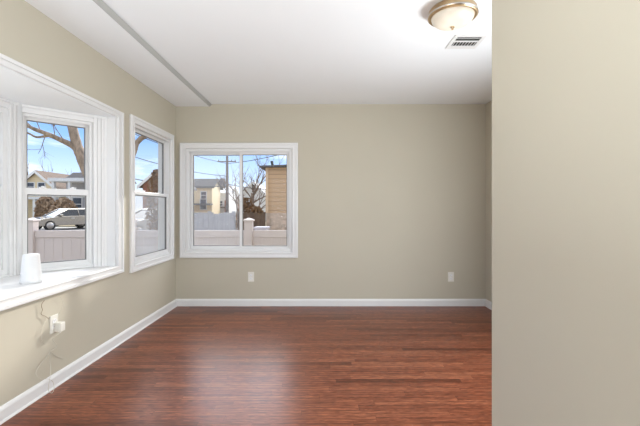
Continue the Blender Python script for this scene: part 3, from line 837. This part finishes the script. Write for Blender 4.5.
# tan house with flat eave and a taller added block
Y8 = 14.0
lx = at(266.5, 0, Y8).x; ez = at(0, 167.5, Y8).z
h8 = thing('house', 'tan clapboard house with a dark flat eave right behind the fence', 'house', (lx, Y8, GZ))
e8 = ez - GZ; sk = at(0, 213, Y8).z - GZ
MB().box((0, 0, sk), (1.75, 5, e8)).build('wall', M['tan'], h8)
MB().box((-0.01, -0.03, 0), (1.76, 5, sk)).build('stone_skirt', M['stone'], h8)
MB().box((-0.03, -0.03, sk), (0.07, 0.05, e8)).build('corner_board', M['tan_trim'], h8)
MB().prism([(-0.22, e8 - 0.02), (1.8, e8 + 0.06), (1.8, e8 + 0.13), (-0.22, e8 + 0.05)], 'y', -0.2, 5.1).build('eave', M['roof_grey'], h8)
MB().tube([(0.10, 1.4, e8), (0.0, 1.4, e8 + 0.42)], 0.055, 10).build('vent_pipe', M['slot'], h8)
MB().box((1.75, 0, 0), (8.5, 6, 5.15 - GZ)).build('sun_block', M['tan'], h8)  # unseen, added to block the lower part of the sun
MB().box((1.55, -0.25, 5.15 - GZ), (8.7, 6.2, 5.3 - GZ)).build('sun_block_roof', M['roof_grey'], h8)

# --- utility pole with wires
YP = 45.0
pb = at(227.2, 0, YP)
pole = thing('utility_pole', 'dark utility pole with a grey transformer beyond the sliding window', 'utility pole', (pb.x, YP, GZ))
ph = at(0, 156, YP).z - GZ
MB().lathe([(0.20, 0), (0.18, ph * 0.5), (0.15, ph)], 14).build('pole', M['pole'], pole)
MB().box((-1.1, -0.16, ph - 0.75), (1.1, -0.06, ph - 0.63)).build('crossarm', M['pole'], pole)
tz0, tz1 = at(0, 188, YP).z - GZ, at(0, 178.5, YP).z - GZ
MB().lathe([(0.30, tz0), (0.35, tz0 + 0.06), (0.35, tz1 - 0.1), (0.26, tz1)], 18, (-0.56, 0, 0)).build('transformer', M['transformer'], pole)
for q in (-1.0, 0.55, 1.0):
    MB().lathe([(0.05, ph - 0.63), (0.07, ph - 0.55), (0.03, ph - 0.45)], 10, (q, -0.11, 0)).build('insulator', M['transformer'], pole)
def wire(a, b, sag, r, label):
    pts = []
    for k in range(25):
        t = k / 24; p = a.lerp(b, t); p.z -= sag * 4 * t * (1 - t); pts.append(p)
    tag(MB().tube(pts, r, 5).build('overhead_wire', M['wire']), label, 'wire')
wire(at(226.9, 163.5, YP), at(120, 128, 30), 0.3, 0.035, 'highest overhead wire running left from the pole crossarm')
wire(at(226.9, 176, YP), at(120, 152, 34), 0.4, 0.035, 'middle overhead wire running left from the pole')
wire(at(226.9, 186, YP), at(120, 176, 38), 0.4, 0.045, 'lowest overhead cable running left from the pole')
wire(at(227.5, 163.5, YP), at(330, 140, 30), 0.3, 0.035, 'upper overhead wire running right from the pole crossarm')
wire(at(227.5, 184, YP), at(330, 188, 30), 0.4, 0.040, 'lower overhead cable running right from the pole')

# --- trees
def limb(pts, r0, r1, n=10, jit=0.0, seed=1):
    P = smooth_path(pts, 5)
    rnd = random.Random(seed)
    rs = [r0 + (r1 - r0) * k / (len(P) - 1) for k in range(len(P))]
    rs = [r * (1 + rnd.uniform(-jit, jit)) for r in rs]
    return MB().tube(P, rs, n)
def twigs(mb, start, direction, length, r, depth, rnd, spread=0.6, kids=3):
    pts = [Vector(start)]; d = Vector(direction).normalized()
    n = 4
    for k in range(n):
        d = (d + Vector((rnd.uniform(-1, 1), rnd.uniform(-1, 1), rnd.uniform(-.5, .8))) * 0.16).normalized()
        pts.append(pts[-1] + d * length / n)
    mb.tube(pts, [r * (1 - 0.6 * k / n) for k in range(n + 1)], 5 if depth else 4)
    if depth > 0:
        for k in range(kids):
            t = rnd.uniform(0.35, 1.0); p = pts[min(n, int(t * n))]
            dd = (d + Vector((rnd.uniform(-1, 1), rnd.uniform(-1, 1), rnd.uniform(-0.4, 1))) * spread).normalized()
            twigs(mb, p, dd, length * rnd.uniform(0.5, 0.75), r * 0.5, depth - 1, rnd, spread, kids)
# big leaning street tree
YT = 14.0
def T_(x, y, dy=0.0): return at(x, y, YT + dy)
base = Vector((T_(103, 0).x, YT, GZ))
tree = thing('bare_tree', 'big leaning bare tree outside the bay window', 'tree', base)
def rel(o, pts): return [Vector(p) - o for p in pts]
tr_pts = [base, T_(101, 205), T_(96.5, 188), T_(89.5, 175), T_(82, 158), T_(77, 145), T_(73, 130), T_(69, 112), T_(64, 95)]
limb(rel(base, tr_pts), 0.26, 0.125, 14, 0.05, 3).build('trunk', M['bark'], tree)
limb(rel(base, [T_(79, 152), T_(71, 145, -.1), T_(62, 140.5, -.3), T_(52, 136, -.5), T_(42, 132, -.6), T_(32, 128, -.8), T_(18, 120, -1)]), 0.115, 0.055, 10, 0.06, 4).build('limb', M['bark'], tree)
limb(rel(base, [T_(50, 135.5, -.5), T_(43, 136.5, -.5), T_(36, 137, -.6), T_(28, 133, -.6), T_(18, 130, -.8)]), 0.05, 0.025, 8, 0.06, 5).build('limb', M['bark'], tree)
limb(rel(base, [T_(73, 146, 0), T_(67, 141, .2), T_(62, 140, .3), T_(57, 138, .5)]), 0.05, 0.03, 8, 0.06, 6).build('limb', M['bark'], tree)
limb(rel(base, [T_(99, 196), T_(112, 182), T_(126, 166), T_(133, 154), T_(137.5, 142), T_(146, 136), T_(158, 139), T_(168, 144)]), 0.15, 0.05, 10, 0.06, 7).build('limb', M['bark'], tree)
rnd = random.Random(12)
tw = MB()
for (x_, y_, dx_, dz_) in ((40, 131, -.3, .9), (55, 137, .1, 1), (64, 141, -.2, 1), (73, 128, 1, .5), (70, 118, -1, .5), (34, 129, -.5, .6), (84, 162, .8, .6), (46, 134, -.2, -.6), (150, 137, .6, .6), (158, 139, .5, .4), (136, 146, .8, .5)):
    twigs(tw, T_(x_, y_) - base, (dx_, rnd.uniform(-.4, .4), dz_), 0.8, 0.018, 2, rnd, 0.8)
tag(tw.build('twigs', M['twig'], tree), kind='stuff')
def small_tree(label, x, Y, ytop, trunk_r, n_b, length, seed, depth=3, kids=3, spread=0.7, m='twig', name='bare_tree', cat='tree', group='bare trees outside'):
    b0 = Vector((at(x, 0, Y).x, Y, GZ)); top = at(x, ytop, Y)
    t = thing(name, label, cat, b0, 0, group)
    h = top.z - GZ
    MB().tube([(0, 0, 0), (0.02 * h, 0, h * 0.3), (-0.01 * h, 0.02 * h, h * 0.6)], [trunk_r, trunk_r * 0.8, trunk_r * 0.55], 8).build('trunk', M['bark'], t)
    r = random.Random(seed); q = MB()
    for k in range(n_b):
        z = h * (0.25 + 0.4 * k / n_b)
        a = r.uniform(0, 2 * PI)
        twigs(q, (0.02 * h * (0.6 - abs(z / h - .3)), 0, z), (math.cos(a), math.sin(a) * .8, r.uniform(0.5, 1.4)), length * r.uniform(.7, 1.1), trunk_r * 0.45, depth, r, spread, kids)
    tag(q.build('branches', M[m], t), kind='stuff')
    return t
small_tree('bare spreading tree between the utility pole and the tan house', 252, 20, 164, 0.09, 10, 1.7, 21, 3, 3, 0.8)
small_tree('slim bare tree just left of the sliding window meeting rail', 236, 26, 168, 0.07, 8, 2.0, 22, 2, 3, 0.6)
small_tree('bare tree between the cream gabled house and the porch house', 58, 50, 168, 0.14, 9, 3.2, 23, 2, 3, 0.7)
small_tree('bushy bare tree behind the cream gabled house', 30, 52, 166, 0.16, 10, 3.0, 24, 2, 3, 0.8)
# shrubs of leaf clusters
def shrub(label, x, Y, ytop, w, seed, m, n=900, leaf=0.07):
    b0 = Vector((at(x, 0, Y).x, Y, GZ)); h = at(x, ytop, Y).z - GZ
    t = thing('brown_shrub', label, 'shrub', b0)
    r = random.Random(seed)
    s = MB()
    for k in range(7):
        a = r.uniform(0, 2 * PI)
        s.tube([(0, 0, 0), (math.cos(a) * w * .2, math.sin(a) * w * .2, h * .5), (math.cos(a) * w * .4, math.sin(a) * w * .3, h * .85)], [0.03, 0.02, 0.008], 5)
    s.build('stem', M['bark'], t)
    l = MB()
    for k in range(n):
        zf = r.random() ** 0.8
        rad = w * 0.5 * math.sqrt(max(0.02, 1 - (zf * 2 - 0.9) ** 2 * 0.75)) * math.sqrt(r.random())
        a = r.uniform(0, 2 * PI)
        p = Vector((rad * math.cos(a), rad * math.sin(a) * .7, h * (0.04 + 0.96 * zf)))
        u = Vector((r.uniform(-1, 1), r.uniform(-1, 1), r.uniform(-1, 1))).normalized(); v = u.orthogonal().normalized()
        q = leaf * r.uniform(.6, 1.3)
        l.add([p - u * q, p + v * q * .5, p + u * q, p - v * q * .5], [(0, 1, 2, 3)])
    tag(l.build('leaves', m, t), kind='stuff')
shrub('rusty brown shrub rising behind the brown board fence', 246.5, 14.6, 198, 0.85, 31, M['shrub'])
shrub('low rusty shrub beside the tan house corner', 257.5, 14.0, 207, 0.6, 32, M['shrub'], 600)
shrub('tall brown shrub behind the fence, seen in double-hung window', 158, 17.0, 170, 1.1, 33, M['shrub'], 1400, 0.08)
shrub('brown hedge clump in front of the porch house', 64, 33.8, 199, 2.3, 34, M['hedge'], 1200, 0.16)
shrub('tawny hedge clump in front of the cream gabled house', 46, 34.5, 197, 2.0, 35, M['hedge'], 1200, 0.16)

# --- cars
def car(label, loc, rz, paint):
    """sedan, nose along local +x, length 4.6"""
    c = thing('car', label, 'car', loc, rz, 'parked cars')
    prof = [(-2.28, 0.34), (2.22, 0.30), (2.30, 0.44), (2.27, 0.62), (2.14, 0.72), (1.10, 0.90), (0.9, 0.93), (-1.55, 0.98), (-2.20, 0.96), (-2.31, 0.80), (-2.33, 0.52)]
    lv = MB(); n = len(prof); vv = []
    for s, y in ((-1, 0.88), (-1, 0.90), (1, 0.90), (1, 0.88)):
        pass
    rows = [(-0.90, 0.93), (-0.86, 1.0), (0.86, 1.0), (0.90, 0.93)]
    vs_ = []
    for y, k in rows:
        for (px_, pz) in prof:
            zz = 0.34 + (pz - 0.34) * (0.955 if k < 1 else 1.0)
            vs_.append((px_ * (0.985 if k < 1 else 1.0), y, zz))
    fs = []
    for a in range(3):
        for i in range(n):
            j = (i + 1) % n
            fs.append((a * n + i, a * n + j, (a + 1) * n + j, (a + 1) * n + i))
    fs.append(tuple(range(n))); fs.append(tuple(range(3 * n, 4 * n)))
    lv.add(vs_, fs); lv.build('body', paint, c, bevel=0.04)
    # greenhouse
    low = [(1.05, 0.90), (-1.75, 0.97)]; up = [(0.25, 1.40), (-1.05, 1.42)]
    q = [(1.05, -0.80, 0.89), (1.05, 0.80, 0.89), (-1.80, 0.80, 0.96), (-1.80, -0.80, 0.96), (0.20, -0.62, 1.39), (0.20, 0.62, 1.39), (-1.05, 0.62, 1.41), (-1.05, -0.62, 1.41)]
    MB().add(q, [(0, 1, 2, 3), (4, 5, 6, 7), (0, 1, 5, 4), (1, 2, 6, 5), (2, 3, 7, 6), (3, 0, 4, 7)]).build('window_glass', M['carglass'], c, bevel=0.03)
    r = MB()
    r.add([(0.26, -0.63, 1.385), (0.26, 0.63, 1.385), (-1.1, 0.63, 1.405), (-1.1, -0.63, 1.405), (0.12, -0.52, 1.45), (0.12, 0.52, 1.45), (-0.98, 0.52, 1.46), (-0.98, -0.52, 1.46)],
          [(0, 1, 2, 3), (4, 5, 6, 7), (0, 1, 5, 4), (1, 2, 6, 5), (2, 3, 7, 6), (3, 0, 4, 7)])
    for s in (-1, 1):
        r.tube([(1.06, s * 0.80, 0.90), (0.22, s * 0.625, 1.40)], 0.035, 6); r.tube([(-1.80, s * 0.80, 0.97), (-1.07, s * 0.625, 1.41)], 0.05, 6)
        r.tube([(-0.45, s * 0.81, 0.95), (-0.42, s * 0.63, 1.41)], 0.03, 6)
    r.build('roof', paint, c)
    for sx in (1.42, -1.38):
        for s in (-1, 1):
            T = Matrix.Translation((sx, s * 0.80, 0.33)) @ Matrix.Rotation(PI / 2, 4, 'X')
            k = MB().lathe([(0.22, -0.10), (0.32, -0.10), (0.335, -0.06), (0.335, 0.06), (0.32, 0.10), (0.22, 0.10)], 28); k.v = [T @ v for v in k.v]
            wh = k.build('wheel', M['tyre'], c)
            k = MB().lathe([(0.21, -0.112), (0.225, -0.09), (0.225, 0.09), (0.21, 0.112), (0.05, 0.112)], 24); k.v = [T @ v for v in k.v]
            k.build('rim', M['rim'], wh)
    for s in (-1, 1):
        MB().box((2.10, s * 0.52, 0.60), (2.285, s * 0.84, 0.71)).build('headlight', M['headlight'], c, bevel=0.03)
        MB().box((-2.325, s * 0.50, 0.74), (-2.20, s * 0.86, 0.88)).build('taillight', M['taillight'], c, bevel=0.02)
        MB().box((0.68, s * 0.86, 0.93), (0.86, s * 1.02, 1.05)).build('mirror', paint, c, bevel=0.03)
        MB().box((-0.1, s * 0.905, 0.78), (0.12, s * 0.885, 0.81)).build('door_handle', M['chrome'], c)
    MB().box((2.285, -0.45, 0.40), (2.315, 0.45, 0.58)).build('grille', M['slot'], c, bevel=0.01)
    return c
def heading(hx, hy): return math.atan2(hy, hx)
cp = at(66, 0, 26.0)
car('dark sedan parked beyond the white fence, outside the bay', (cp.x, 26.0, GZ + 0.02), heading(-0.47, -0.88), M['car_dark'])
cp = at(79, 0, 31.5)
car('silver sedan parked farther off behind the dark sedan', (cp.x, 31.0, GZ), heading(-0.9, -0.44), M['car_grey'])
cp = at(153, 0, 19.5)
car('white car parked beyond the fence, seen in double-hung window', (cp.x, 19.5, GZ + 0.02), heading(-0.5, -0.87), M['car_white'])
